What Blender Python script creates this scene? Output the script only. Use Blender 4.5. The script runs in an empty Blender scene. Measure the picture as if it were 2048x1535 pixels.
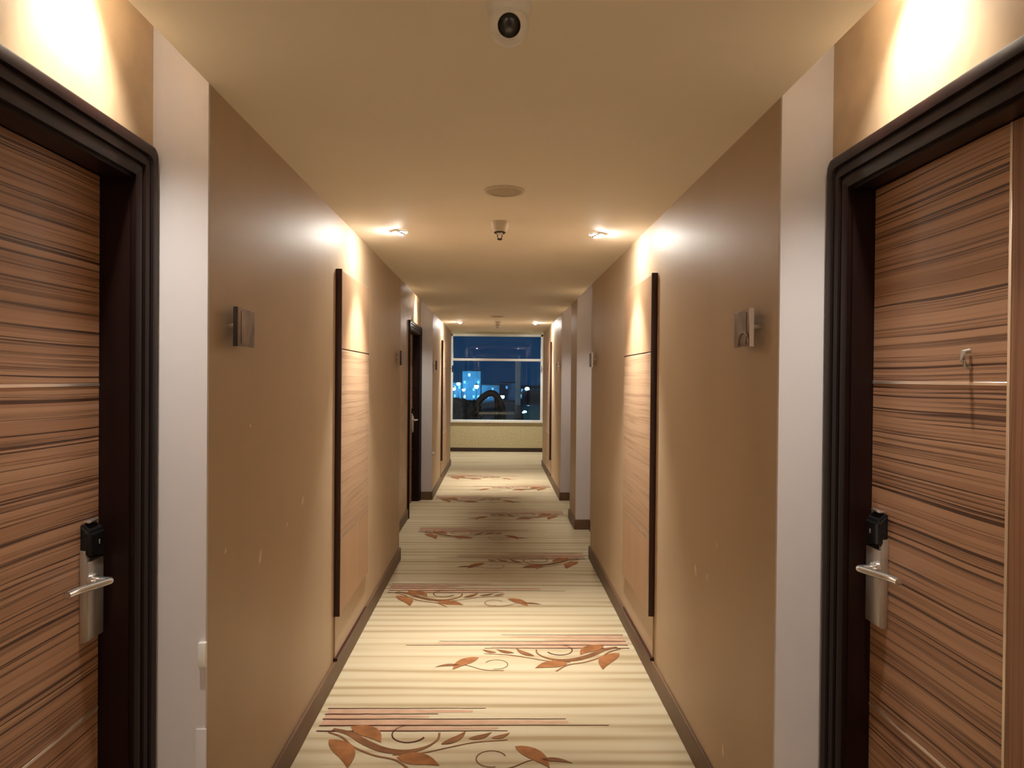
import bpy, bmesh, math, random
from mathutils import Vector, Matrix
random.seed(7)
sc = bpy.context.scene
C = sc.collection
# ------------------------------------------------------------------ camera
EYE = 1.567
cam_d = bpy.data.cameras.new('camera'); cam = bpy.data.objects.new('camera', cam_d); C.objects.link(cam)
cam_d.sensor_width = 36.0; cam_d.lens = 36.0*1400/2048; cam_d.clip_start = 0.05; cam_d.clip_end = 500
YAW, PITCH, ROLL = math.radians(-1.23), math.radians(-0.47), math.radians(0.5)
cam.matrix_world = (Matrix.Translation((0, 0, EYE)) @ Matrix.Rotation(YAW, 4, 'Z') @
                    Matrix.Rotation(math.pi/2+PITCH, 4, 'X') @ Matrix.Rotation(ROLL, 4, 'Z'))
sc.camera = cam
# ------------------------------------------------------------------ world: night sky
w = bpy.data.worlds.new('night_sky'); sc.world = w; w.use_nodes = True
nt = w.node_tree; nt.nodes.clear()
wo = nt.nodes.new('ShaderNodeOutputWorld'); bg = nt.nodes.new('ShaderNodeBackground')
bg.inputs[0].default_value = (0.0, 0.042, 0.105, 1); bg.inputs[1].default_value = 0.48
nt.links.new(bg.outputs[0], wo.inputs[0])
# ------------------------------------------------------------------ exposure
vs = sc.view_settings; vs.view_transform = 'Standard'; vs.look = 'None'
vs.exposure = 0.68; vs.gamma = 1.0; vs.use_curve_mapping = False
WARM = (1.0, 0.955, 0.87)
P_DOWN, P_RECESS, P_LOBBY = 165.0, 62.0, 80.0

# ------------------------------------------------------------------ dimensions (metres, corridor runs along +Y)
A = 0.828            # half width of the corridor
CEIL = 2.40          # dropped ceiling
TOP = 2.66           # upper ceiling above the door bays and the lobby
REC = {-1: 0.985, 1: 0.98}      # back plane of the door bays
LEAF = {-1: 1.068, 1: 1.045}   # face of the door leaves
OUT = 1.40           # outer face of the wall blocks
END = 12.6           # corridor opens into the window lobby
WIN = 14.9           # window wall

# ------------------------------------------------------------------ materials
MATS = {}
def principled(name):
    m = bpy.data.materials.new(name); m.use_nodes = True
    n = m.node_tree.nodes; b = n['Principled BSDF']
    MATS[name] = m
    return m, n, m.node_tree.links, b
def plain(name, col, rough=0.5, metal=0.0, var=0.06, scale=12.0, bump=0.0, bscale=200.0, spec=0.5, coat=0.0, stretch=(1, 1, 1)):
    m, n, l, b = principled(name)
    tc = n.new('ShaderNodeTexCoord'); mp = n.new('ShaderNodeMapping'); mp.inputs['Scale'].default_value = stretch
    l.new(tc.outputs['Object'], mp.inputs[0])
    no = n.new('ShaderNodeTexNoise'); no.inputs['Scale'].default_value = scale; no.inputs['Detail'].default_value = 4
    l.new(mp.outputs[0], no.inputs['Vector'])
    r = n.new('ShaderNodeValToRGB')
    r.color_ramp.elements[0].color = tuple(c*(1-var) for c in col)+(1,)
    r.color_ramp.elements[1].color = tuple(min(1, c*(1+var)) for c in col)+(1,)
    r.color_ramp.elements[0].position = 0.3; r.color_ramp.elements[1].position = 0.7
    l.new(no.outputs[0], r.inputs[0]); l.new(r.outputs[0], b.inputs['Base Color'])
    b.inputs['Roughness'].default_value = rough; b.inputs['Metallic'].default_value = metal
    b.inputs['Specular IOR Level'].default_value = spec; b.inputs['Coat Weight'].default_value = coat
    if bump:
        nb = n.new('ShaderNodeTexNoise'); nb.inputs['Scale'].default_value = bscale; nb.inputs['Detail'].default_value = 3
        l.new(mp.outputs[0], nb.inputs['Vector'])
        bp = n.new('ShaderNodeBump'); bp.inputs['Strength'].default_value = bump; bp.inputs['Distance'].default_value = 0.002
        l.new(nb.outputs[0], bp.inputs['Height']); l.new(bp.outputs[0], b.inputs['Normal'])
    return m
def emit(name, col, strength):
    m, n, l, b = principled(name)
    b.inputs['Base Color'].default_value = (0.8, 0.8, 0.8, 1)
    b.inputs['Emission Color'].default_value = col+(1,); b.inputs['Emission Strength'].default_value = strength
    return m
plain('wall_gold', (0.470, 0.345, 0.222), 0.50, spec=.35, var=0.05, scale=2.5, bump=0.12, bscale=160, stretch=(1, 1, .25))
plain('wall_gold_mottled', (0.50, 0.355, 0.215), 0.42, var=0.16, scale=7, bump=0.1, bscale=90)
plain('return_white', (0.625, 0.580, 0.580), 0.55, var=0.02, scale=3)
plain('ceiling_paint', (0.90, 0.83, 0.71), 0.7, var=0.015, scale=2, spec=0.2)
plain('end_wallpaper', (0.50, 0.42, 0.24), 0.55, var=0.14, scale=30, bump=0.1)
plain('skirting_brown', (0.135, 0.072, 0.036), 0.5, var=0.2, scale=5, stretch=(1, .3, 1))
plain('skirting_dark', (0.035, 0.017, 0.010), 0.35, var=0.2, scale=5)
plain('wenge', (0.013, 0.0048, 0.0038), 0.36, var=0.4, scale=14, stretch=(1, 1, .06), spec=.2)
plain('wenge_edge', (0.040, 0.010, 0.007), 0.35, var=0.35, scale=12, stretch=(1, 1, .08))
plain('inlay_metal', (0.80, 0.68, 0.58), 0.28, metal=0.75, var=0.04)
plain('satin_steel', (0.62, 0.59, 0.55), 0.34, metal=0.85, var=0.04, scale=40, stretch=(1, 1, .05))
plain('polished_steel', (0.86, 0.85, 0.84), 0.16, metal=0.9, var=0.02)
plain('black_plastic', (0.010, 0.010, 0.011), 0.14, var=0.1)
plain('white_plastic', (0.74, 0.72, 0.68), 0.4, var=0.02)
plain('cream_plastic', (0.72, 0.64, 0.52), 0.5, var=0.02)
plain('grille_tan', (0.50, 0.42, 0.30), 0.6, var=0.15, scale=160)
plain('lens_black', (0.004, 0.004, 0.004), 0.22, var=0.1)
plain('bronze', (0.20, 0.145, 0.115), 0.34, metal=0.6, var=0.55, scale=26, stretch=(1, 1, .5))
plain('bronze_dark', (0.035, 0.022, 0.018), 0.35, metal=0.4, var=0.3)
plain('frame_white', (0.78, 0.74, 0.68), 0.4, var=0.02)
plain('flake', (0.72, 0.55, 0.38), 0.7, var=0.05)
plain('asphalt', (0.030, 0.034, 0.040), 0.75, var=0.25, scale=3)
plain('paving', (0.20, 0.20, 0.19), 0.7, var=0.2, scale=4)
plain('hedge_green', (0.006, 0.012, 0.010), 0.8, var=0.5, scale=8)
plain('dark_iron', (0.006, 0.007, 0.010), 0.5, var=0.2)
plain('concrete', (0.30, 0.30, 0.30), 0.8, var=0.15, scale=3)
plain('car_teal', (0.015, 0.17, 0.17), 0.22, var=0.1, coat=0.5)
plain('facade_blue', (0.16, 0.34, 0.46), 0.8, var=0.25, scale=.3)
plain('facade_dark', (0.018, 0.03, 0.045), 0.8, var=0.25, scale=.3)
plain('car_glass', (0.01, 0.012, 0.014), 0.08, var=0.1)
plain('rubber', (0.008, 0.008, 0.008), 0.7, var=0.2)
emit('lamp_glow', WARM, 1050.0)
emit('lamp_glow_strong', WARM, 2300.0)
emit('lamp_glow_deep', WARM, 60.0)
emit('street_glow', (0.60, 0.92, 1.0), 9.0)
emit('lit_window', (0.12, 0.50, 0.9), 0.5)
emit('lit_window_bright', (0.45, 0.85, 1.0), 1.6)

# window glass
m, n, l, b = principled('glass')
b.inputs['Base Color'].default_value = (0.62, 0.82, 0.95, 1); b.inputs['Roughness'].default_value = 0.0
b.inputs['Transmission Weight'].default_value = 1.0; b.inputs['IOR'].default_value = 1.45

def wood(name, c_dark, c_mid, c_light, horizontal=True, dens=1.0, rough=0.42, line=0.60):
    """straight figured veneer: long irregular bands and thin dark lines along the grain"""
    m, n, l, b = principled(name)
    tc = n.new('ShaderNodeTexCoord')
    mp = n.new('ShaderNodeMapping')
    mp.inputs['Scale'].default_value = (1.0, 0.22, 40*dens) if horizontal else (1.0, 34*dens, 0.25)
    wv = n.new('ShaderNodeTexNoise'); wv.inputs['Scale'].default_value = 1.3; wv.inputs['Detail'].default_value = 1
    l.new(tc.outputs['Object'], wv.inputs['Vector'])
    mx = n.new('ShaderNodeMixRGB'); mx.blend_type = 'ADD'; mx.inputs[0].default_value = 0.03
    l.new(tc.outputs['Object'], mx.inputs[1]); l.new(wv.outputs['Color'], mx.inputs[2])
    l.new(mx.outputs[0], mp.inputs[0])
    n1 = n.new('ShaderNodeTexNoise'); n1.inputs['Scale'].default_value = 1.0; n1.inputs['Detail'].default_value = 3; n1.inputs['Roughness'].default_value = 0.6
    n2 = n.new('ShaderNodeTexNoise'); n2.inputs['Scale'].default_value = 2.3; n2.inputs['Detail'].default_value = 2
    l.new(mp.outputs[0], n1.inputs['Vector']); l.new(mp.outputs[0], n2.inputs['Vector'])
    r1 = n.new('ShaderNodeValToRGB'); e = r1.color_ramp.elements
    e[0].position = 0.34; e[0].color = c_mid+(1,); e[1].position = 0.66; e[1].color = c_light+(1,)
    l.new(n1.outputs[0], r1.inputs[0])
    r2 = n.new('ShaderNodeValToRGB'); e = r2.color_ramp.elements      # thin dark lines
    e[0].position = line-0.03; e[0].color = (0, 0, 0, 1); e[1].position = line+0.03; e[1].color = (1, 1, 1, 1)
    l.new(n2.outputs[0], r2.inputs[0])
    r3 = n.new('ShaderNodeValToRGB'); e = r3.color_ramp.elements      # second family, thin iso-lines
    e[0].position = 0.44; e[0].color = (0, 0, 0, 1); e[1].position = 0.50; e[1].color = (0, 0, 0, 1)
    k = r3.color_ramp.elements.new(0.47); k.color = (0.8, 0.8, 0.8, 1)
    l.new(n1.outputs[0], r3.inputs[0])
    mxl = n.new('ShaderNodeMixRGB'); mxl.blend_type = 'LIGHTEN'; mxl.inputs[0].default_value = 1
    l.new(r2.outputs[0], mxl.inputs[1]); l.new(r3.outputs[0], mxl.inputs[2])
    m2 = n.new('ShaderNodeMixRGB'); m2.inputs[2].default_value = c_dark+(1,)
    l.new(mxl.outputs[0], m2.inputs[0]); l.new(r1.outputs[0], m2.inputs[1])
    l.new(m2.outputs[0], b.inputs['Base Color'])
    b.inputs['Roughness'].default_value = rough
    bp = n.new('ShaderNodeBump'); bp.inputs['Strength'].default_value = 0.15; bp.inputs['Distance'].default_value = 0.001; bp.invert = True
    l.new(mxl.outputs[0], bp.inputs['Height']); l.new(bp.outputs[0], b.inputs['Normal'])
    return m
wood('zebrano', (0.075, 0.030, 0.017), (0.36, 0.185, 0.105), (0.48, 0.275, 0.165), dens=1.55, line=.61)
wood('zebrano_stile', (0.16, 0.07, 0.035), (0.26, 0.118, 0.062), (0.34, 0.17, 0.092), horizontal=False, line=0.75)
wood('panel_veneer', (0.27, 0.155, 0.09), (0.38, 0.24, 0.142), (0.43, 0.28, 0.172), dens=.6, line=0.68)
plain('panel_plain', (0.40, 0.250, 0.145), 0.52, spec=.3, var=0.05, scale=3, stretch=(1, 6, .3))
plain('panel_base', (0.44, 0.31, 0.195), 0.42, var=0.04, scale=3)

# carpet: cross stripes, cream to tan
m, n, l, b = principled('carpet')
tc = n.new('ShaderNodeTexCoord'); sp = n.new('ShaderNodeSeparateXYZ'); l.new(tc.outputs['Object'], sp.inputs[0])
mp = n.new('ShaderNodeMapping'); mp.inputs['Scale'].default_value = (0.35, 2.6, 1); l.new(tc.outputs['Object'], mp.inputs[0])
lo = n.new('ShaderNodeTexNoise'); lo.inputs['Scale'].default_value = 1.0; lo.inputs['Detail'].default_value = 2; l.new(mp.outputs[0], lo.inputs['Vector'])
mu = n.new('ShaderNodeMath'); mu.operation = 'MULTIPLY'; mu.inputs[1].default_value = 2*math.pi/0.098; l.new(sp.outputs[1], mu.inputs[0])
ml = n.new('ShaderNodeMath'); ml.operation = 'MULTIPLY_ADD'; ml.inputs[1].default_value = 9.0; l.new(lo.outputs[0], ml.inputs[0]); l.new(mu.outputs[0], ml.inputs[2])
si = n.new('ShaderNodeMath'); si.operation = 'SINE'; l.new(ml.outputs[0], si.inputs[0])
mp2 = n.new('ShaderNodeMapping'); mp2.inputs['Scale'].default_value = (0.5, 13, 1); l.new(tc.outputs['Object'], mp2.inputs[0])
hi = n.new('ShaderNodeTexNoise'); hi.inputs['Scale'].default_value = 1.0; hi.inputs['Detail'].default_value = 3; l.new(mp2.outputs[0], hi.inputs['Vector'])
ad = n.new('ShaderNodeMath'); ad.operation = 'MULTIPLY_ADD'; ad.inputs[1].default_value = 0.13; l.new(si.outputs[0], ad.inputs[0]); l.new(hi.outputs[0], ad.inputs[2])
cr = n.new('ShaderNodeValToRGB'); e = cr.color_ramp.elements
e[0].position = 0.26; e[0].color = (0.31, 0.23, 0.125, 1); e[1].position = 0.62; e[1].color = (0.47, 0.39, 0.26, 1)
k = cr.color_ramp.elements.new(0.44); k.color = (0.43, 0.345, 0.22, 1)
l.new(ad.outputs[0], cr.inputs[0]); l.new(cr.outputs[0], b.inputs['Base Color'])
b.inputs['Roughness'].default_value = 0.85; b.inputs['Specular IOR Level'].default_value = 0.15
fb = n.new('ShaderNodeTexNoise'); fb.inputs['Scale'].default_value = 420; l.new(tc.outputs['Object'], fb.inputs['Vector'])
bp = n.new('ShaderNodeBump'); bp.inputs['Strength'].default_value = 0.35; bp.inputs['Distance'].default_value = 0.003
l.new(fb.outputs[0], bp.inputs['Height']); l.new(bp.outputs[0], b.inputs['Normal'])
plain('carpet_maroon', (0.07, 0.022, 0.014), 0.9, var=0.3, scale=30, bump=.3, bscale=420, spec=.1)
plain('carpet_rust', (0.255, 0.105, 0.040), 0.9, var=0.25, scale=14, bump=.3, bscale=420, spec=.1)
plain('carpet_brown', (0.18, 0.08, 0.035), 0.9, var=0.25, scale=14, bump=.3, bscale=420, spec=.1)
plain('carpet_pink', (0.42, 0.255, 0.165), 0.9, var=0.12, scale=14, bump=.3, bscale=420, spec=.1)

# ------------------------------------------------------------------ mesh helpers
def link(name, me, mat=None, parent=None, loc=None):
    o = bpy.data.objects.new(name, me); C.objects.link(o)
    if mat and not me.materials: me.materials.append(MATS[mat])
    if parent: o.parent = parent
    if loc: o.location = loc
    return o
def mesh_from(name, bm, smooth=False):
    bmesh.ops.recalc_face_normals(bm, faces=bm.faces)
    me = bpy.data.meshes.new(name); bm.to_mesh(me); bm.free()
    if smooth:
        for p in me.polygons: p.use_smooth = True
        me.set_sharp_from_angle(angle=math.radians(38))
    return me
def box_bm(bm, lo, hi):
    x0, y0, z0 = (min(a, b) for a, b in zip(lo, hi)); x1, y1, z1 = (max(a, b) for a, b in zip(lo, hi))
    v = [bm.verts.new(p) for p in ((x0,y0,z0),(x1,y0,z0),(x1,y1,z0),(x0,y1,z0),(x0,y0,z1),(x1,y0,z1),(x1,y1,z1),(x0,y1,z1))]
    for f in ((0,3,2,1),(4,5,6,7),(0,1,5,4),(1,2,6,5),(2,3,7,6),(3,0,4,7)): bm.faces.new([v[i] for i in f])
    return v
def box(name, lo, hi, mat, parent=None, bevel=0.0, seg=2):
    bm = bmesh.new(); box_bm(bm, lo, hi)
    if bevel: bmesh.ops.bevel(bm, geom=list(bm.edges), offset=bevel, segments=seg, profile=0.6, affect='EDGES')
    return link(name, mesh_from(name, bm, bool(bevel)), mat, parent)
def lathe(name, prof, mat, parent=None, seg=28, M=None):
    """prof: (radius, height) pairs revolved about Z, M places it"""
    bm = bmesh.new(); rings = []
    for r, z in prof:
        rings.append([bm.verts.new((r*math.cos(2*math.pi*i/seg), r*math.sin(2*math.pi*i/seg), z)) for i in range(seg)] if r > 1e-6 else [bm.verts.new((0, 0, z))])
    for a, b in zip(rings, rings[1:]):
        for i in range(seg):
            j = (i+1) % seg
            if len(a) == 1 and len(b) == 1: continue
            if len(a) == 1: bm.faces.new((a[0], b[i], b[j]))
            elif len(b) == 1: bm.faces.new((a[i], a[j], b[0]))
            else: bm.faces.new((a[i], a[j], b[j], b[i]))
    if M is not None: bm.transform(M)
    return link(name, mesh_from(name, bm, True), mat, parent)
def tube(name, pts, rad, mat, parent=None, seg=12, flat=1.0):
    """round bar along points; rad may be a list; flat squashes it vertically"""
    pts = [Vector(p) for p in pts]; n_ = len(pts)
    rads = rad if isinstance(rad, (list, tuple)) else [rad]*n_
    bm = bmesh.new(); rings = []
    for i, p in enumerate(pts):
        d = (pts[min(i+1, n_-1)]-pts[max(i-1, 0)]).normalized()
        up = Vector((0, 0, 1)) if abs(d.z) < 0.95 else Vector((0, 1, 0))
        s = d.cross(up).normalized(); u = s.cross(d)
        rings.append([bm.verts.new(p+s*rads[i]*math.cos(2*math.pi*k/seg)+u*rads[i]*flat*math.sin(2*math.pi*k/seg)) for k in range(seg)])
    for a, b in zip(rings, rings[1:]):
        for i in range(seg): bm.faces.new((a[i], a[(i+1) % seg], b[(i+1) % seg], b[i]))
    bm.faces.new(rings[0]); bm.faces.new(rings[-1])
    return link(name, mesh_from(name, bm, True), mat, parent)
def empty(name, loc=(0, 0, 0), parent=None):
    o = bpy.data.objects.new(name, None); C.objects.link(o); o.location = loc; o.empty_display_size = 0.1
    if parent: o.parent = parent
    return o
def tag(o, label=None, cat=None, group=None, kind=None):
    for k_, v_ in (('label', label), ('category', cat), ('group', group), ('kind', kind)):
        if v_: o[k_] = v_
    return o
def struct(o, label, cat): return tag(o, label, cat, None, 'structure')
def smooth_path(pts, per=8):
    """Catmull-Rom through the points"""
    P = [Vector(p) for p in pts]; P = [2*P[0]-P[1]]+P+[2*P[-1]-P[-2]]; out = []
    for i in range(1, len(P)-2):
        for k_ in range(per):
            t = k_/per; a, b_, c, d = P[i-1:i+3]
            out.append(0.5*((2*b_)+(c-a)*t+(2*a-5*b_+4*c-d)*t*t+(3*b_-a-3*c+d)*t**3))
    return out+[P[-2]]

# ================================================================== THE SETTING
# floor: carpet
fl = box('floor', (-OUT, -4.0, -0.10), (OUT, END, 0.0), 'carpet')
struct(fl, 'cream striped hotel corridor carpet with scrolling leaf motifs', 'floor')
lf = box('floor', (-2.6, END, -0.10), (2.6, WIN, 0.0), 'carpet')
struct(lf, 'cream carpet of the crossing lobby in front of the window', 'floor')
# dropped ceiling over the corridor, upper ceiling over the door bays and the lobby
ce = box('ceiling', (-A, -4.0, CEIL), (A, END, TOP), 'ceiling_paint')
struct(ce, 'smooth beige dropped ceiling running down the corridor', 'ceiling')
cu = box('ceiling', (-OUT, -4.0, TOP), (OUT, END, TOP+.1), 'ceiling_paint')
struct(cu, 'upper ceiling hidden above the door bays', 'ceiling')
cl = box('ceiling', (-2.6, END, TOP), (2.6, WIN, TOP+.1), 'ceiling_paint')
struct(cl, 'pale ceiling of the lobby before the window', 'ceiling')

SIDE = {-1: 'left', 1: 'right'}
def wall_block(s, y0, y1, parent, near_strip=True, far_strip=True):
    """one projecting length of wall between door bays, with pale return faces"""
    t = 0.012
    a0 = y0+(t if near_strip else 0); a1 = y1-(t if far_strip else 0)
    box('wall_section', (s*A, a0, 0), (s*OUT, a1, TOP), 'wall_gold', parent)
    for flag, q0, q1 in ((near_strip, y0, a0), (far_strip, a1, y1)):
        if flag:
            p = box('return_panel', (s*(A+.0005), q0, 0), (s*OUT, q1, TOP), 'return_white', parent)
            p['label'] = 'pale lilac white painted return face'
def bay_wall(s, y0, y1, doors, parent):
    """recessed wall of a door bay, open where a door stands"""
    x0, x1 = s*REC[s], s*OUT; y = y0
    for d0, d1 in doors:
        if d0 > y: box('bay_wall', (x0, y, 0), (x1, d0, TOP), 'wall_gold_mottled', parent)
        box('bay_lintel', (x0, d0, 2.13), (x1, d1, TOP), 'wall_gold_mottled', parent)
        box('bay_backing', (s*(LEAF[s]+.06), d0, 0), (x1, d1, 2.13), 'wenge', parent)
        y = d1
    if y < y1: box('bay_wall', (x0, y, 0), (x1, y1, TOP), 'wall_gold_mottled', parent)
BLOCKS = {-1: [(-4.0, 0.80, False, True), (2.02, 6.02, True, True), (8.99, END, True, True)],
          1: [(-4.0, 0.82, False, True), (2.04, 6.10, True, True), (7.26, 7.84, True, True), (8.99, END, True, True)]}
D_NEAR = {-1: (0.98, 1.925), 1: (1.00, 1.945)}
BAYS = {-1: [(0.80, 2.02, [D_NEAR[-1]]), (6.02, 8.99, [(7.86, 8.895)])],
        1: [(0.82, 2.04, [D_NEAR[1]]), (6.10, 7.26, []), (7.84, 8.99, [])]}
WALL = {}
for s in (-1, 1):
    W = empty('wall_'+SIDE[s]); WALL[s] = W
    struct(W, 'tan gold papered corridor wall with pale returns on the '+SIDE[s], 'wall')
    for y0, y1, a_, b_ in BLOCKS[s]: wall_block(s, y0, y1, W, a_, b_)
    for y0, y1, d_ in BAYS[s]: bay_wall(s, y0, y1, d_, W)
    # skirting boards
    B = empty('baseboard_'+SIDE[s]); struct(B, 'brown wooden skirting along the foot of the %s wall' % SIDE[s], 'baseboard')
    h, t = 0.105, 0.014
    for y0, y1, a_, b_ in BLOCKS[s]:
        box('skirting_board', (s*A, y0-(t if a_ else 0), 0), (s*(A-t), y1+(t if b_ else 0), h), 'skirting_brown', B, bevel=.003, seg=1)
        rx = s*(REC[s]-.001)
        if a_ and y0 > 3: box('skirting_board', (s*A, y0-t, 0), (rx if y0 < END else s*OUT, y0, h), 'skirting_brown', B, bevel=.003, seg=1)
        if b_: box('skirting_board', (s*A, y1, 0), (rx if y1 < END else s*OUT, y1+t, h), 'skirting_brown', B, bevel=.003, seg=1)
    for y0, y1, ds in BAYS[s]:
        y = y0+t
        for d0, d1 in ds:
            if d0-.09-y > .05: box('skirting_board', (s*REC[s], y, 0), (s*(REC[s]-t), d0-.092, h), 'skirting_brown', B, bevel=.003, seg=1)
            y = d1+.09
        if y1-y > .05: box('skirting_board', (s*REC[s], y, 0), (s*(REC[s]-t), y1-t, h), 'skirting_brown', B, bevel=.003, seg=1)
wb = box('wall_back', (-OUT, -4.1, 0), (OUT, -4.0, TOP), 'wall_gold'); struct(wb, 'plain wall closing the corridor behind the viewer', 'wall')
for s in (-1, 1):
    o = box('wall_lobby_'+SIDE[s], (s*2.6, END, 0), (s*2.7, WIN, TOP), 'wall_gold'); struct(o, 'side wall of the lobby out of sight on the '+SIDE[s], 'wall')
    o = box('wall_corner_'+SIDE[s], (s*OUT, END-.1, 0), (s*2.7, END, TOP), 'wall_gold'); struct(o, 'lobby wall beside the corridor mouth on the '+SIDE[s], 'wall')

# window wall
WX0, WX1, WZ0, WZT, WZ1 = -0.985, 0.975, 0.640, 1.955, 2.50
we = empty('wall_end', (0, WIN, 0)); struct(we, 'olive beige papered wall under and around the window', 'wall')
def eb(name, x0, x1, z0, z1, mat='end_wallpaper'): box(name, (x0, 0, z0), (x1, .18, z1), mat, we)
eb('wall_section', -2.7, WX0, 0, TOP); eb('wall_section', WX1, 2.7, 0, TOP); eb('wall_section', WX0, WX1, 0, WZ0); eb('wall_section', WX0, WX1, WZ1, TOP)
bs = box('baseboard_end', (-2.6, WIN-.016, 0), (2.6, WIN, .085), 'skirting_dark', bevel=.003, seg=1); struct(bs, 'dark brown skirting under the far window', 'baseboard')
wn = empty('window_1', (0, WIN, WZ0)); struct(wn, 'wide night window with white frame and transom at corridor end', 'window')
H = WZ1-WZ0; T = WZT-WZ0
for nm, lo, hi in (('frame_bar', (WX0, -.03, 0), (WX0+.045, .08, H)), ('frame_bar', (WX1-.045, -.03, 0), (WX1, .08, H)),
                   ('frame_bar', (WX0, -.03, H-.05), (WX1, .08, H)), ('window_sill', (WX0-.01, -.035, -.02), (WX1+.01, .08, .035)),
                   ('transom', (WX0+.045, -.03, T-.025), (WX1-.045, .06, T+.025))):
    box(nm, lo, hi, 'frame_white', wn, bevel=.004)
box('pane', (WX0+.045, .02, .035), (WX1-.045, .028, T-.025), 'glass', wn)
box('pane', (WX0+.045, .02, T+.025), (WX1-.045, .028, H-.05), 'glass', wn)

# ================================================================== DOORS
def casing(s, y0, y1, parent):
    """stepped dark architrave swept round the opening, rounded outer corners"""
    prof = [(-.012, -.004), (-.012, .008), (.004, .012), (.012, .012), (.014, .006), (.022, .006), (.024, .016), (.042, .018), (.044, .012), (.052, .012), (.055, .022), (.078, .024), (.086, .018), (.087, .0)]
    zt = 2.12; bm = bmesh.new(); rails = []
    for u, v in prof:
        x = s*(REC[s]-v); r = .022 if u > .04 else .004
        pl = [(y0-u, 0)]
        for cx, cz, a0 in ((y0-u+r, zt+u-r, math.pi), (y1+u-r, zt+u-r, math.pi/2)):
            for k_ in range(5):
                a_ = a0-k_*math.pi/8; pl.append((cx+r*math.cos(a_), cz+r*math.sin(a_)))
        pl.append((y1+u, 0)); rails.append([bm.verts.new((x, p, q)) for p, q in pl])
    for a_, b_ in zip(rails, rails[1:]):
        for i in range(len(a_)-1): bm.faces.new((a_[i], a_[i+1], b_[i+1], b_[i]))
    return link('casing', mesh_from('casing', bm, True), 'wenge', parent)
def lever_lock(s, yc, x, parent, zb=0.866):
    """hotel card lock: satin body, black reader cap, lever bent back to the door.  s = side, x = leaf face"""
    L = box('lock', (x, yc-.036, zb), (x-s*.024, yc+.036, zb+.205), 'satin_steel', parent, bevel=.005)
    L['label'] = 'satin steel card lock with black reader cap'
    box('lock_ridge', (x-s*.001, yc-.037, zb-.004), (x-s*.017, yc-.0165, zb+.235), 'satin_steel', L, bevel=.003)
    bm = bmesh.new()                                     # reader cap with slanted lower edge and sloping top
    for v in box_bm(bm, (x, yc-.036, zb+.205), (x-s*.027, yc+.036, zb+.305)):
        if v.co.z > zb+.3 and abs(v.co.x-(x-s*.027)) < 1e-4: v.co.z -= .026
        if v.co.z < zb+.21 and v.co.y < yc: v.co.z += .012
    bmesh.ops.bevel(bm, geom=list(bm.edges), offset=.006, segments=3, affect='EDGES')
    link('card_reader', mesh_from('card_reader', bm, True), 'black_plastic', L)
    box('reader_trim', (x-s*.004, yc-.022, zb+.302), (x-s*.019, yc+.022, zb+.308), 'polished_steel', L, bevel=.002)
    box('indicator', (x-s*.0265, yc+.006, zb+.243), (x-s*.0285, yc+.010, zb+.255), 'satin_steel', L, bevel=.0005, seg=1)
    zh = zb+.155; yh = yc-.022
    lathe('rose', [(0, 0), (.019, 0), (.019, .010), (.016, .013), (0, .013)], 'polished_steel', L, M=Matrix.Translation((x-s*.023, yh, zh)) @ Matrix.Rotation(-s*math.pi/2, 4, 'Y'))
    path = [(x-s*.030, yh, zh), (x-s*.050, yh, zh), (x-s*.064, yh, zh), (x-s*.072, yh-.003, zh), (x-s*.071, yh-.014, zh), (x-s*.060, yh-.045, zh), (x-s*.049, yh-.075, zh), (x-s*.042, yh-.098, zh), (x-s*.039, yh-.128, zh)]
    tube('handle', smooth_path(path, 5), .0098, 'polished_steel', L, flat=.95)
    return L
def door(n_, s, y0, y1, label, lock=True, hook=False):
    D = empty('door_%d' % n_); struct(D, label, 'door')
    x = s*LEAF[s]; zt = 2.12
    casing(s, y0, y1, D)
    for q0, q1 in ((y0-.012, y0+.02), (y1-.02, y1+.012)):
        box('jamb', (s*(REC[s]+.004), q0, 0), (s*(LEAF[s]+.05), q1, zt), 'wenge', D)
    box('head_jamb', (s*(REC[s]+.004), y0+.02, zt-.02), (s*(LEAF[s]+.05), y1-.02, zt+.005), 'wenge', D)
    l0, l1, z1 = y0+.022, y1-.022, zt-.022
    st = l1-.515                                          # vertical inlay
    zi = (.672, 1.540 if s < 0 else 1.564); g = .004
    # leaf of veneered fields, divided by fine metal inlays
    core = box('leaf_core', (x+s*.006, l0, .008), (x+s*.045, l1, z1), 'zebrano_stile', D)
    for a_, b_ in ((.008, zi[0]-g), (zi[0]+g, zi[1]-g), (zi[1]+g, z1)):
        box('veneer_panel', (x, st+g, a_), (x+s*.007, l1, b_), 'zebrano', D, bevel=.0008, seg=1)
    box('hinge_stile', (x, l0, .008), (x+s*.007, st-g, z1), 'zebrano_stile', D, bevel=.0008, seg=1)
    for z in zi: box('inlay_strip', (x-s*.0015, st+g, z-g), (x+s*.007, l1, z+g), 'inlay_metal', D, bevel=.0008, seg=1)
    box('inlay_strip', (x-s*.0015, st-g, .008), (x+s*.007, st+g, z1), 'inlay_metal', D, bevel=.0008, seg=1)
    if lock: lever_lock(s, l1-.052, x, D, .880 if s < 0 else .912)
    if hook:
        h = tube('hook', [(x-s*.002, 1.525, 1.636), (x-s*.016, 1.525, 1.634), (x-s*.018, 1.524, 1.616), (x-s*.010, 1.523, 1.601), (x-s*.002, 1.523, 1.600)], .0055, 'satin_steel', D)
        h['label'] = 'small pale metal hook'
    return D
door(1, -1, *D_NEAR[-1], 'near left guest room door in striped veneer with dark frame')
door(2, 1, *D_NEAR[1], 'near right guest room door in striped veneer, dark frame, small hook', hook=True)
door(3, -1, 7.86, 8.895, 'farther dark-framed door set back in the left wall')

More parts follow.
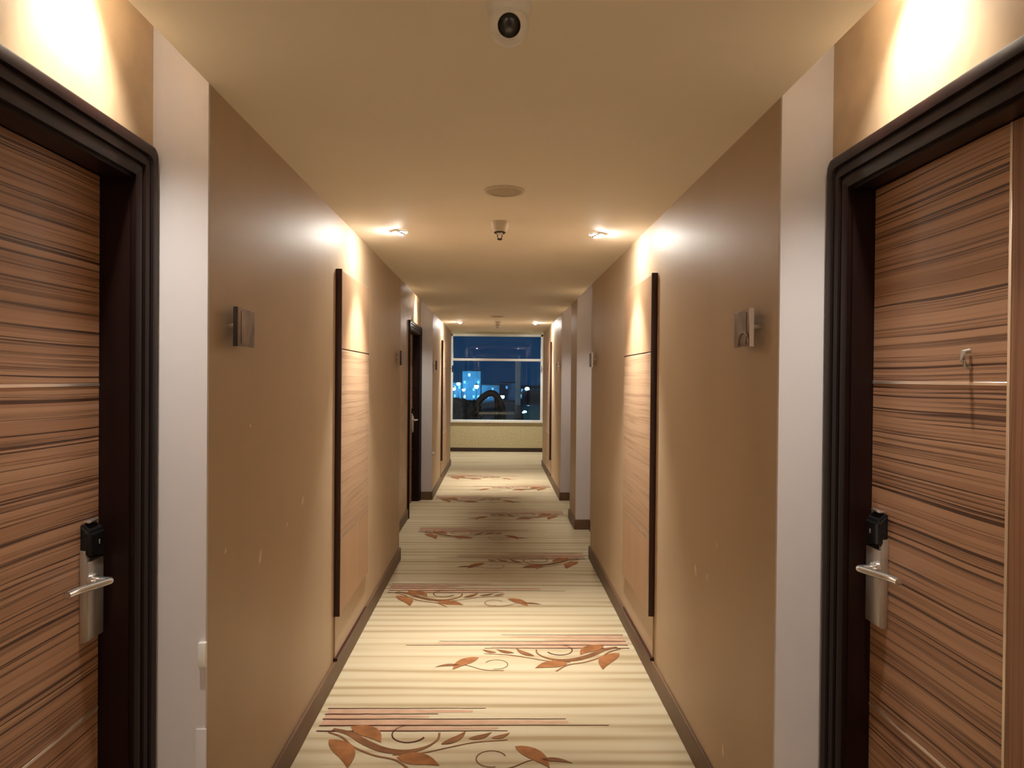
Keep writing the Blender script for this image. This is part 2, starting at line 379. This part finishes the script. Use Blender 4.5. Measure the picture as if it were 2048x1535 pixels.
# ================================================================== WALL PANELS
def wall_panel(s, y0, y1, label):
    P = empty('wall_panel', (s*A, (y0+y1)/2, 0)); tag(P, label, 'wall panel', 'copper veneer panels on the corridor walls')
    h = (y1-y0)/2; t = s*-.024
    box('base_panel', (0, -h, .122), (t*.35, h, .335), 'panel_base', P, bevel=.001, seg=1)
    box('shadow_strip', (0, -h, .108), (t*.9, h, .119), 'wenge_edge', P)  # solid dark strip painted in for the shade of the gap
    for nm, z0, z1, mt in (('lower_panel', .335, .727, 'panel_plain'), ('middle_panel', .733, 1.707, 'panel_veneer'), ('upper_panel', 1.713, 2.115, 'panel_plain')):
        box(nm, (0, -h+.016, z0), (t, h-.016, z1), mt, P, bevel=.0015, seg=1)
    box('joint_strip', (0, -h+.016, .727), (t*1.02, h-.016, .733), 'inlay_metal', P)
    box('joint_strip', (0, -h+.016, 1.707), (t*.6, h-.016, 1.713), 'wenge_edge', P)
    for q in (-1, 1):
        box('edge_strip', (0, q*h, .335), (t*(1.3 if q < 0 else .9), q*(h-.013), 2.120 if q < 0 else 2.114), 'wenge_edge', P, bevel=.004)
    return P
wall_panel(-1, 3.60, 4.43, 'tall copper wood panel with dark edge on the near left wall')
wall_panel(1, 3.61, 4.43, 'tall copper wood panel with dark edge on the near right wall')
wall_panel(-1, 10.38, 11.28, 'distant dark-edged wood panel on the far left wall')
wall_panel(1, 10.55, 11.45, 'distant dark-edged wood panel on the far right wall')

# ================================================================== ROOM SIGNS on stand-off pins
def sign(s, y0, y1, label, z=1.725, reflection=False):
    yc = (y0+y1)/2; S = empty('room_sign', (s*A, yc, z)); tag(S, label, 'sign', 'bronze room number plaques')
    h = (y1-y0)/2; f = -s
    p = box('plate', (f*.034, -h, -.058), (f*.044, h, .058), 'bronze', S, bevel=.0015, seg=1)
    box('edge_band', (f*.032, -h-.004, -.060), (f*.046, -h, .060), 'bronze_dark' if s < 0 else 'inlay_metal', S, bevel=.001, seg=1)
    for q in (-.045, .045):
        tube('pin', [(0, q, .004), (f*.022, q, .004), (f*.036, q, .004)], .0065, 'polished_steel', S)
    box('plate_field', (f*.044, -h+.03, -.050), (f*.0455, h-.03, .050), 'bronze', S, bevel=.0005, seg=1)
    if reflection:
        pts = [(f*.047, -h+.006, -.056)]+[(f*.047, -h+.05+.044*-math.cos(a_*math.pi/10), -.040+.026*math.sin(a_*math.pi/10)) for a_ in range(11)]+[(f*.047, -h+.096, -.056)]
        tube('reflection_arc', pts, .003, 'bronze', S, seg=8)  # arched reflection in the plate, built as a raised rim
sign(-1, 2.13, 2.28, 'bronze plaque on pins beside the near left door', 1.716)
sign(1, 2.16, 2.305, 'bronze plaque with modelled arched band beside the near right door', 1.732, True)
sign(-1, 5.74, 5.89, 'small bronze plaque at far end of near left wall, past the panel')
sign(1, 5.80, 5.95, 'small bronze plaque at far end of near right wall, past the panel')
sign(-1, 9.05, 9.20, 'faint plaque on left wall just beyond the farther door')
sign(1, 9.08, 9.23, 'faint plaque on right wall beyond the second pale return')
sign(-1, 12.34, 12.49, 'tiny dark plaque at left wall end by the window')
sign(1, 12.34, 12.49, 'tiny dark plaque at right wall end by the window')

# ================================================================== CEILING FITTINGS
def spot(name, loc, target, power, size, blend, parent=None, rad=.03):
    ld = bpy.data.lights.new(name, 'SPOT'); ld.energy = power; ld.color = WARM; ld.spot_size = math.radians(size); ld.spot_blend = blend; ld.shadow_soft_size = rad
    o = bpy.data.objects.new(name, ld); C.objects.link(o); o.location = loc
    o.rotation_euler = (Vector(target)-Vector(loc)).to_track_quat('-Z', 'Y').to_euler()
    if parent:
        o.parent = parent; o.location = Vector(loc)-parent.location
    return o
def downlight(x, y, label, power, ceil=CEIL, name='downlight', tilt=.04, size=72, grp='recessed ceiling spotlights', glow='lamp_glow'):
    s = 1 if x > 0 else -1
    D = empty(name, (x, y, ceil)); tag(D, label, 'downlight', grp)
    lathe('trim_ring', [(.030, -.001), (.044, -.001), (.046, -.004), (.043, -.007), (.033, -.006), (.030, -.001)], 'white_plastic', D)
    R = Matrix.Rotation(-s*.35, 4, 'Y')
    lathe('reflector', [(.0295, -.003), (.0295, -.012), (.026, -.0145), (.023, -.012), (.023, -.002)], 'polished_steel', D, M=R)
    lathe('bulb', [(0, -.021), (.010, -.020), (.018, -.016), (.022, -.010), (.022, -.002), (0, -.002)], glow, D, M=R)
    spot('lamp_light', (x, y, ceil-.03), (x+s*tilt, y, ceil-1.0), power, size, 1.0, D)
downlight(-.56, 4.02, 'glowing ceiling spotlight over the near left wall panel', P_DOWN)
downlight(.566, 4.02, 'glowing ceiling spotlight over the near right wall panel', P_DOWN)
downlight(-.56, 10.5, 'distant ceiling spotlight on the left before the window', P_DOWN*.9)
downlight(.566, 10.5, 'distant ceiling spotlight on the right before the window', P_DOWN*.9)
downlight(-.56, -1.5, 'assumed ceiling fill spotlight behind the viewer on the left', P_DOWN*1.8, glow='lamp_glow_strong')  # unseen rear pair, assumed and made stronger to brighten the near end
downlight(.566, -1.5, 'assumed ceiling fill spotlight behind the viewer on the right', P_DOWN*1.8, glow='lamp_glow_strong')
for x in (-.7, .7): downlight(x, 14.0, 'lobby spotlight out of sight near the window, %s' % SIDE[-1 if x < 0 else 1], P_LOBBY, TOP, tilt=0, size=120)
for s, y, lab, k_ in ((-1, 1.64, 'lamp in the slot above the near left door', 1), (1, 1.60, 'lamp in the slot above the near right door', 1),
                      (-1, 6.62, 'lamp in the slot past the near left wall', .8), (-1, 8.45, 'lamp in the slot above the farther left door', .8),
                      (1, 6.66, 'lamp in the slot of the first right bay', .8), (1, 8.42, 'lamp in the slot of the second right bay', .8)):
    downlight(s*(REC[s]-.105), y, lab, P_RECESS*k_, TOP, 'recess_lamp', tilt=.07, size=80, grp='lamps hidden above the door bays', glow='lamp_glow_deep')

def lens_camera():
    E = empty('security_camera', (.020, 1.575, CEIL)); tag(E, 'white turret security camera with black lens at top of ceiling', 'camera')
    lathe('mount', [(0, 0), (.050, 0), (.050, -.012), (.045, -.022), (.040, -.026), (0, -.026)], 'white_plastic', E)
    M = Matrix.Translation((0, -.004, -.046)) @ Matrix.Rotation(math.radians(115), 4, 'X')
    R_ = .044
    prof = [(R_*math.sin(a_), -R_*math.cos(a_)) for a_ in [i*math.pi*.80/16 for i in range(17)]]+[(.0245, .0335)]
    lathe('eyeball', prof, 'white_plastic', E, M=M, seg=36)
    lathe('lens_window', [(0, .0395), (.012, .0385), (.022, .0360), (.0255, .0335), (.0255, .025), (0, .025)], 'lens_black', E, M=M, seg=36)
lens_camera()
def speaker(x, y, label):
    S = empty('ceiling_speaker', (x, y, CEIL)); tag(S, label, 'speaker', 'round ceiling loudspeakers')
    lathe('rim', [(.076, -.002), (.078, -.007), (.086, -.008), (.091, -.004), (.092, 0)], 'cream_plastic', S, seg=48)
    lathe('grille', [(0, -.004), (.04, -.004), (.077, -.002), (.077, 0)], 'grille_tan', S, seg=48)
speaker(.026, 3.12, 'round flush ceiling speaker with tan grille, nearer one')
speaker(.0, 9.45, 'thin distant round ceiling speaker before the far sprinkler')
def sprinkler(x, y, label):
    S = empty('sprinkler', (x, y, CEIL)); tag(S, label, 'sprinkler', 'ceiling sprinkler heads')
    lathe('cup', [(0, 0), (.046, 0), (.047, -.012), (.045, -.030), (.038, -.048), (.030, -.056), (.026, -.052), (0, -.050)], 'cream_plastic', S)
    lathe('ring', [(.0305, -.054), (.0315, -.059), (.027, -.062), (.024, -.056)], 'bronze_dark', S)
    lathe('nozzle', [(0, -.050), (.015, -.050), (.016, -.062), (.010, -.070), (0, -.070)], 'white_plastic', S)
    for q in (-1, 1): tube('yoke_arm', [(q*.010, 0, -.066), (q*.013, 0, -.076), (q*.008, 0, -.088), (0, 0, -.092)], .0025, 'bronze_dark', S, seg=8)
    lathe('deflector', [(0, -.090), (.013, -.091), (.014, -.094), (.006, -.098), (0, -.098)], 'bronze_dark', S)
sprinkler(.008, 3.74, 'nearer cup-shaped sprinkler head hanging between the two bright spotlights')
sprinkler(.0, 10.3, 'tiny distant sprinkler head in front of the window')

# ================================================================== SMALL WALL DETAILS
# plastic corner pieces on the near left return, bumper on the far one
g_ = box('corner_clip', (-A-.018, 2.006, .735), (-A+.004, 2.020, .805), 'white_plastic', bevel=.002); tag(g_, 'small white plastic clip on corner of near left return', 'clip')
g_ = box('corner_guard', (-A-.026, 2.014, .115), (-A+.004, 2.020, .555), 'return_white', bevel=.002); tag(g_, 'pale strip guard low on corner of near left return', 'corner guard')
bp_ = lathe('door_bumper', [(0, 0), (.020, 0), (.022, .008), (.018, .020), (.008, .026), (0, .027)], 'white_plastic', M=Matrix.Translation((-A, 9.06, .585)) @ Matrix.Rotation(math.pi/2, 4, 'Y'))
tag(bp_, 'small round white bumper on left wall beyond the farther door', 'bumper')
# paint chips in the near walls: pale flakes with their own outline
def chip(s, y, z, w_, h_, lean=0.0):
    bm = bmesh.new(); k_ = 7
    rr = [random.uniform(.65, 1.1) for _ in range(k_)]
    a_ = [(w_*rr[i]*math.cos(2*math.pi*i/k_)+lean*h_*math.sin(2*math.pi*i/k_), h_*rr[i]*math.sin(2*math.pi*i/k_)) for i in range(k_)]
    f = [bm.verts.new((s*(A-.0012), y+p, z+q)) for p, q in a_]; g = [bm.verts.new((s*(A+.001), y+p, z+q)) for p, q in a_]
    bm.faces.new(f); bm.faces.new(g)
    for i in range(k_): bm.faces.new((f[i], f[(i+1) % k_], g[(i+1) % k_], g[i]))
    link('paint_chip', mesh_from('paint_chip', bm), 'flake', WALL[s])
for a_ in ((-1, 2.16, 1.03, .010, .011), (-1, 2.475, .935, .016, .030, .3), (-1, 2.37, 1.40, .010, .006), (-1, 3.01, 1.035, .020, .020, .5), (-1, 2.79, .98, .012, .010),
           (1, 2.87, .78, .014, .026, .3), (1, 2.71, .80, .008, .014), (1, 2.50, .23, .010, .03), (1, 2.60, .95, .006, .012)): chip(*a_)

# ================================================================== CARPET MOTIFS (flat woven print lying on the pile)
def ribbon(bm, pts, wid, z=.0016):
    P = [Vector((p[0], p[1], 0)) for p in pts]; n_ = len(P); L_ = []; R__ = []
    for i, p in enumerate(P):
        d = (P[min(i+1, n_-1)]-P[max(i-1, 0)]).normalized(); q = Vector((-d.y, d.x, 0)); w_ = wid(i/(n_-1)) if callable(wid) else wid
        L_.append(bm.verts.new((p.x+q.x*w_/2, p.y+q.y*w_/2, z))); R__.append(bm.verts.new((p.x-q.x*w_/2, p.y-q.y*w_/2, z)))
    for i in range(n_-1): bm.faces.new((L_[i], L_[i+1], R__[i+1], R__[i]))
MOT = []      # (name, mesh, material)
def motif_ribbon(name, pts, wid, mat, z=.0016, smooth=True):
    bm = bmesh.new(); ribbon(bm, smooth_path([(a_, b_, 0) for a_, b_ in pts], 7) if smooth else pts, wid, z)
    MOT.append((name, mesh_from(name, bm), mat))
def motif_leaf(p0, p1, wid, mat, bend=.15, z=.0022):
    a_, b_ = Vector(p0), Vector(p1); d = b_-a_; q = Vector((-d.y, d.x))
    pts = [a_+d*t+q*bend*math.sin(math.pi*t) for t in [i/12 for i in range(13)]]
    motif_ribbon('carpet_leaf', [(p.x, p.y) for p in pts], lambda t: max(.002, wid*math.sin(math.pi*t**.75)), mat, z, False)
# coordinates: x across the corridor, y along it, relative to the motif's thin lines at y = 3.1
for y, x1, w_ in ((3.311, -.04, .007), (3.255, -.26, .009), (3.207, .33, .008), (3.147, .52, .009), (3.099, .06, .010)):
    jag = [(-.785+(x1+.785)*i/14, y+random.uniform(-.0015, .0015)) for i in range(15)]
    motif_ribbon('carpet_line', jag, lambda t, w_=w_: w_*(1-.45*t), 'carpet_maroon', smooth=False)
for y, x0, x1, w_ in ((3.283, -.78, -.10, .040), (3.231, -.78, -.30, .034), (3.177, -.78, .34, .046), (3.122, -.60, .02, .034)):
    motif_ribbon('carpet_band', [(x0+(x1-x0)*i/6, y) for i in range(7)], lambda t, w_=w_: w_*(1-.5*t*t), 'carpet_pink', .0008, False)
motif_ribbon('carpet_stem', [(-.715, 3.115), (-.63, 3.075), (-.55, 3.00), (-.46, 2.94), (-.37, 2.925), (-.29, 2.96), (-.245, 3.02), (-.24, 3.08)], lambda t: .010+.030*math.sin(math.pi*min(1, t*1.15+.1))**1.0, 'carpet_brown', .002)
motif_ribbon('carpet_stem', [(-.73, 3.09), (-.66, 3.045), (-.60, 2.97), (-.50, 2.90), (-.40, 2.86), (-.33, 2.78)], .011, 'carpet_brown')
motif_ribbon('carpet_stem', [(-.42, 2.90), (-.30, 2.915), (-.20, 2.955), (-.08, 3.00), (.06, 3.02)], .008, 'carpet_brown')
ring = [(-.372+.075*math.cos(math.radians(a_)), 3.075+.075*math.sin(math.radians(a_))) for a_ in range(95, 345, 12)]
motif_ribbon('carpet_scroll', ring, lambda t: .004+.006*t, 'carpet_maroon')
ring = [(-.01+.062*math.cos(math.radians(a_)), 2.87+.062*math.sin(math.radians(a_))) for a_ in range(20, 300, 14)]
motif_ribbon('carpet_scroll', ring, .005, 'carpet_brown')
motif_leaf((-.712, 3.025), (-.585, 2.80), .085, 'carpet_rust', .12)
motif_leaf((-.64, 3.135), (-.485, 3.00), .085, 'carpet_rust', .12)
motif_leaf((-.225, 2.985), (-.125, 3.095), .040, 'carpet_brown', -.1)
motif_leaf((-.11, 3.03), (-.01, 3.085), .034, 'carpet_brown', -.1)
motif_leaf((-.01, 3.035), (.07, 3.08), .028, 'carpet_brown', -.1)
motif_leaf((-.40, 2.88), (-.22, 2.82), .090, 'carpet_rust', .1)
motif_leaf((.09, 2.965), (.225, 2.80), .075, 'carpet_rust', .1)
motif_leaf((.19, 2.86), (.32, 2.835), .030, 'carpet_brown', .1)
motif_ribbon('carpet_stem', [(-.05, 2.79), (.06, 2.80), (.16, 2.86), (.27, 2.855)], .006, 'carpet_brown')
for i in range(-1, 5):
    for mir in (1, -1):
        dy = 2.0*i+(0.95 if mir < 0 else 0)
        if dy < -.5 or dy > 8.6: continue
        for nm, me, mt in MOT:
            if mir < 0 and nm == 'carpet_line' and me.vertices[-1].co.x < -.2: continue
            o = link(nm, me, mt, fl); o.location = (0, dy, 0); o.scale = (mir, 1, 1)

# ================================================================== OUTSIDE THE WINDOW (night)
gr = box('ground', (-220, 32.2, -8.2), (220, 480, -8.0), 'asphalt'); struct(gr, 'dark city ground far below the terrace', 'ground')
tr = box('terrace', (-8, WIN+.2, -.50), (8, 32.0, -.30), 'asphalt'); struct(tr, 'dark terrace floor outside the window', 'terrace')
pv = box('paving_strip', (-1.6, 24.0, -.30), (1.3, 30.6, -.27), 'paving'); struct(pv, 'pale paved strip outside the window', 'pavement')
pp = empty('parapet', (0, 31.0, -.30)); struct(pp, 'low grey parapet at the edge of the terrace', 'parapet')
for k_ in range(8): box('parapet_block', (-8+2*k_+.01, 0, 0), (-8+2*k_+1.99, .25, .70), 'concrete', pp, bevel=.01)
box('coping', (-8, -.04, .70), (8, .29, .77), 'concrete', pp, bevel=.01)
ol = empty('terrace_fill_lamp', (0, WIN+.19, 3.3)); struct(ol, 'added outdoor fill lamp above the window, out of sight', 'lamp')  # invented unseen lamp, added to brighten the things on the terrace
box('housing', (-.12, 0, .06), (.12, .14, .12), 'dark_iron', ol, bevel=.01); box('diffuser', (-.10, .01, .0), (.10, .12, .06), 'street_glow', ol, bevel=.01)
ld = bpy.data.lights.new('terrace_fill_light', 'POINT'); ld.energy = 420; ld.color = (.75, .92, 1); ld.shadow_soft_size = .08
lo_ = bpy.data.objects.new('terrace_fill_light', ld); C.objects.link(lo_); lo_.parent = ol; lo_.location = (0, .25, -.1)
def bush(x, y, z, rx, ry, rz, label):
    bm = bmesh.new(); bmesh.ops.create_icosphere(bm, subdivisions=4, radius=1.0)
    for v in bm.verts:
        d = v.co.normalized(); k_ = 1+.10*math.sin(9*d.x+3*d.z+x)*math.sin(8*d.y+2*x)+.06*math.sin(23*d.z+11*d.x)+random.uniform(-.05, .05)
        v.co = Vector((d.x*rx*k_, d.y*ry*k_, d.z*rz*k_))
    o = link('bush', mesh_from('bush', bm, False), 'hedge_green', None, (x, y, z)); tag(o, label, 'bush', 'dark shrubs outside the window')
bush(-1.35, 24.0, .25, .62, .7, .62, 'dark rounded shrub at lower left outside the window')
bush(-.95, 25.2, .25, .42, .5, .52, 'smaller dark shrub beside the arch outside the window')
# blurred dark shape, built as an arched bench
ab = empty('arched_form', (-.12, 26.5, -.30)); tag(ab, 'dark arched bench silhouette outside the window', 'form')
pts = [(-.62, 0, .90), (-.45, 0, 1.10), (-.2, 0, 1.28), (.0, 0, 1.28), (.18, 0, 1.10), (.30, 0, .86), (.34, 0, .5), (.34, 0, 0)]
tube('arch', smooth_path(pts, 5), .12, 'dark_iron', ab)
tube('leg', smooth_path([(.08, 0, 1.18), (.12, 0, .8), (.12, 0, .4), (.12, 0, 0)], 5), .075, 'dark_iron', ab)
tube('leg', smooth_path([(-.60, 0, .92), (-.62, 0, .5), (-.62, 0, 0)], 5), .075, 'dark_iron', ab)
# concrete column
co = empty('concrete_column', (.72, 24.0, -.30)); tag(co, 'pale grey concrete column outside the window', 'column')
box('shaft', (-.09, -.10, .95), (.09, .10, 2.44), 'concrete', co, bevel=.02); box('plinth', (-.12, -.15, 0), (.12, .15, .95), 'dark_iron', co, bevel=.02)
# parked car: rounded body with windscreen, wheels and lights
car = empty('parked_car', (1.62, 25.4, -.30)); tag(car, 'teal parked car with bright headlights at lower right of window', 'car')
def loft(name, secs, mat, parent, w_):
    bm = bmesh.new(); rings = []
    for y, z0, z1, hw in secs:
        rings.append([bm.verts.new((sx*hw*w_, y, z0+(z1-z0)*zz)) for sx, zz in ((-.92, 0), (-1, .2), (-1, .6), (-.9, .9), (-.6, 1), (.6, 1), (.9, .9), (1, .6), (1, .2), (.92, 0))])
    for a_, b_ in zip(rings, rings[1:]):
        for i in range(10): bm.faces.new((a_[i], a_[(i+1) % 10], b_[(i+1) % 10], b_[i]))
    bm.faces.new(rings[0]); bm.faces.new(rings[-1])
    return link(name, mesh_from(name, bm, True), mat, parent)
loft('body', [(0, .30, .62, .80), (.12, .2, .74, .92), (.9, .18, .92, 1), (2.2, .18, .95, 1), (3.6, .18, .95, 1), (4.1, .25, .85, .9)], 'car_teal', car, .88)
loft('cabin', [(.85, .88, .92, .82), (1.5, .88, 1.42, .74), (2.8, .88, 1.45, .74), (3.7, .88, .95, .8)], 'car_glass', car, .88)
for q in (-1, 1):
    lathe('headlight', [(0, .03), (.06, .025), (.09, 0), (.09, -.03), (0, -.03)], 'street_glow', car, M=Matrix.Translation((q*.60, .05, .60)) @ Matrix.Rotation(math.pi/2, 4, 'X'))
    for yy in (.85, 3.2):
        lathe('wheel', [(0, -.09), (.22, -.09), (.30, -.07), (.30, .07), (.22, .09), (0, .09)], 'rubber', car, M=Matrix.Translation((q*.80, yy, .30)) @ Matrix.Rotation(math.pi/2, 4, 'Y'))
lathe('roof_light', [(0, .10), (.07, .08), (.09, 0), (0, 0)], 'street_glow', car, M=Matrix.Translation((-.45, 1.7, 1.43)))
lathe('fog_light', [(0, .02), (.05, .02), (.06, 0), (0, -.02)], 'street_glow', car, M=Matrix.Translation((-.74, .09, .36)) @ Matrix.Rotation(math.pi/2, 4, 'X'))
# floodlight masts down in the city
def lamp_post(x, y, z, r, label, power=1500):
    L = empty('lamp_post', (x, y, -8.0)); tag(L, label, 'lamp post', 'city lamps beyond the terrace'); h = z+8.0
    tube('post', [(0, 0, 0), (0, 0, h*.5), (0, 0, h-r)], .10, 'dark_iron', L, seg=8)
    lathe('cap', [(0, h+r*1.25), (r*.7, h+r*.9), (r*.9, h+r*.6), (0, h+r*.6)], 'dark_iron', L, seg=14)
    lathe('globe', [(0, h-r), (r*.7, h-r*.7), (r, h), (r*.7, h+r*.7), (0, h+r)], 'street_glow', L, seg=14)
    ld = bpy.data.lights.new('post_light', 'POINT'); ld.energy = power; ld.color = (.25, .68, 1); ld.shadow_soft_size = r
    o = bpy.data.objects.new('post_light', ld); C.objects.link(o); o.parent = L; o.location = (0, r+.5, h)
for a_ in ((-17.6, 286, -2.9, .75, 'leftmost bright city lamp seen low through the window'), (-15.9, 288, -.9, .75, 'city lamp second from left, a little higher, through the window'),
           (-13.6, 285, -3.3, .6, 'dimmer city lamp between the left pair and the brightest'), (-8.4, 287, -1.9, .95, 'brightest round city lamp left of window centre'),
           (1.9, 240, -4.8, .7, 'low city lamp right of the arched bench')): lamp_post(*a_)
# far buildings, windows built singly
def building(x0, x1, y, top, mat, label, lit):
    B = empty('building', ((x0+x1)/2, y, -8.0)); tag(B, label, 'building', 'night buildings beyond the terrace'); hw = (x1-x0)/2; h = top+8.0
    box('walls', (-hw, 0, 0), (hw, 12, h), mat, B); box('roof_parapet', (-hw-.2, -.2, h), (hw+.2, 12.2, h+.5), 'facade_dark', B)
    cols = max(2, int(hw*2/1.9)); rows = max(2, int(h/2.6)); rh = h/rows
    for r in range(rows):
        for c in range(cols):
            if random.random() < lit:
                xx = -hw+(c+.5)*2*hw/cols; zz = (r+.5)*rh
                box('window', (xx-.42, -.08, zz-.6), (xx+.42, .02, zz+.6), 'lit_window_bright' if random.random() < .12 else 'lit_window', B)
building(-21.0, -15.2, 300, -.6, 'facade_blue', 'low lit blue building at far left of the window view', .6)
building(-14.8, -7.0, 300, 4.4, 'facade_blue', 'taller pale blue building left of window centre', .45)
building(-6.6, 1.0, 300, -1.5, 'facade_blue', 'low lit buildings just left of window centre', .6)
building(1.4, 9.0, 305, -.6, 'facade_blue', 'low lit buildings just right of window centre', .5)
building(9.6, 20.0, 295, -2.0, 'facade_dark', 'dim low building at right of the window view', .3)
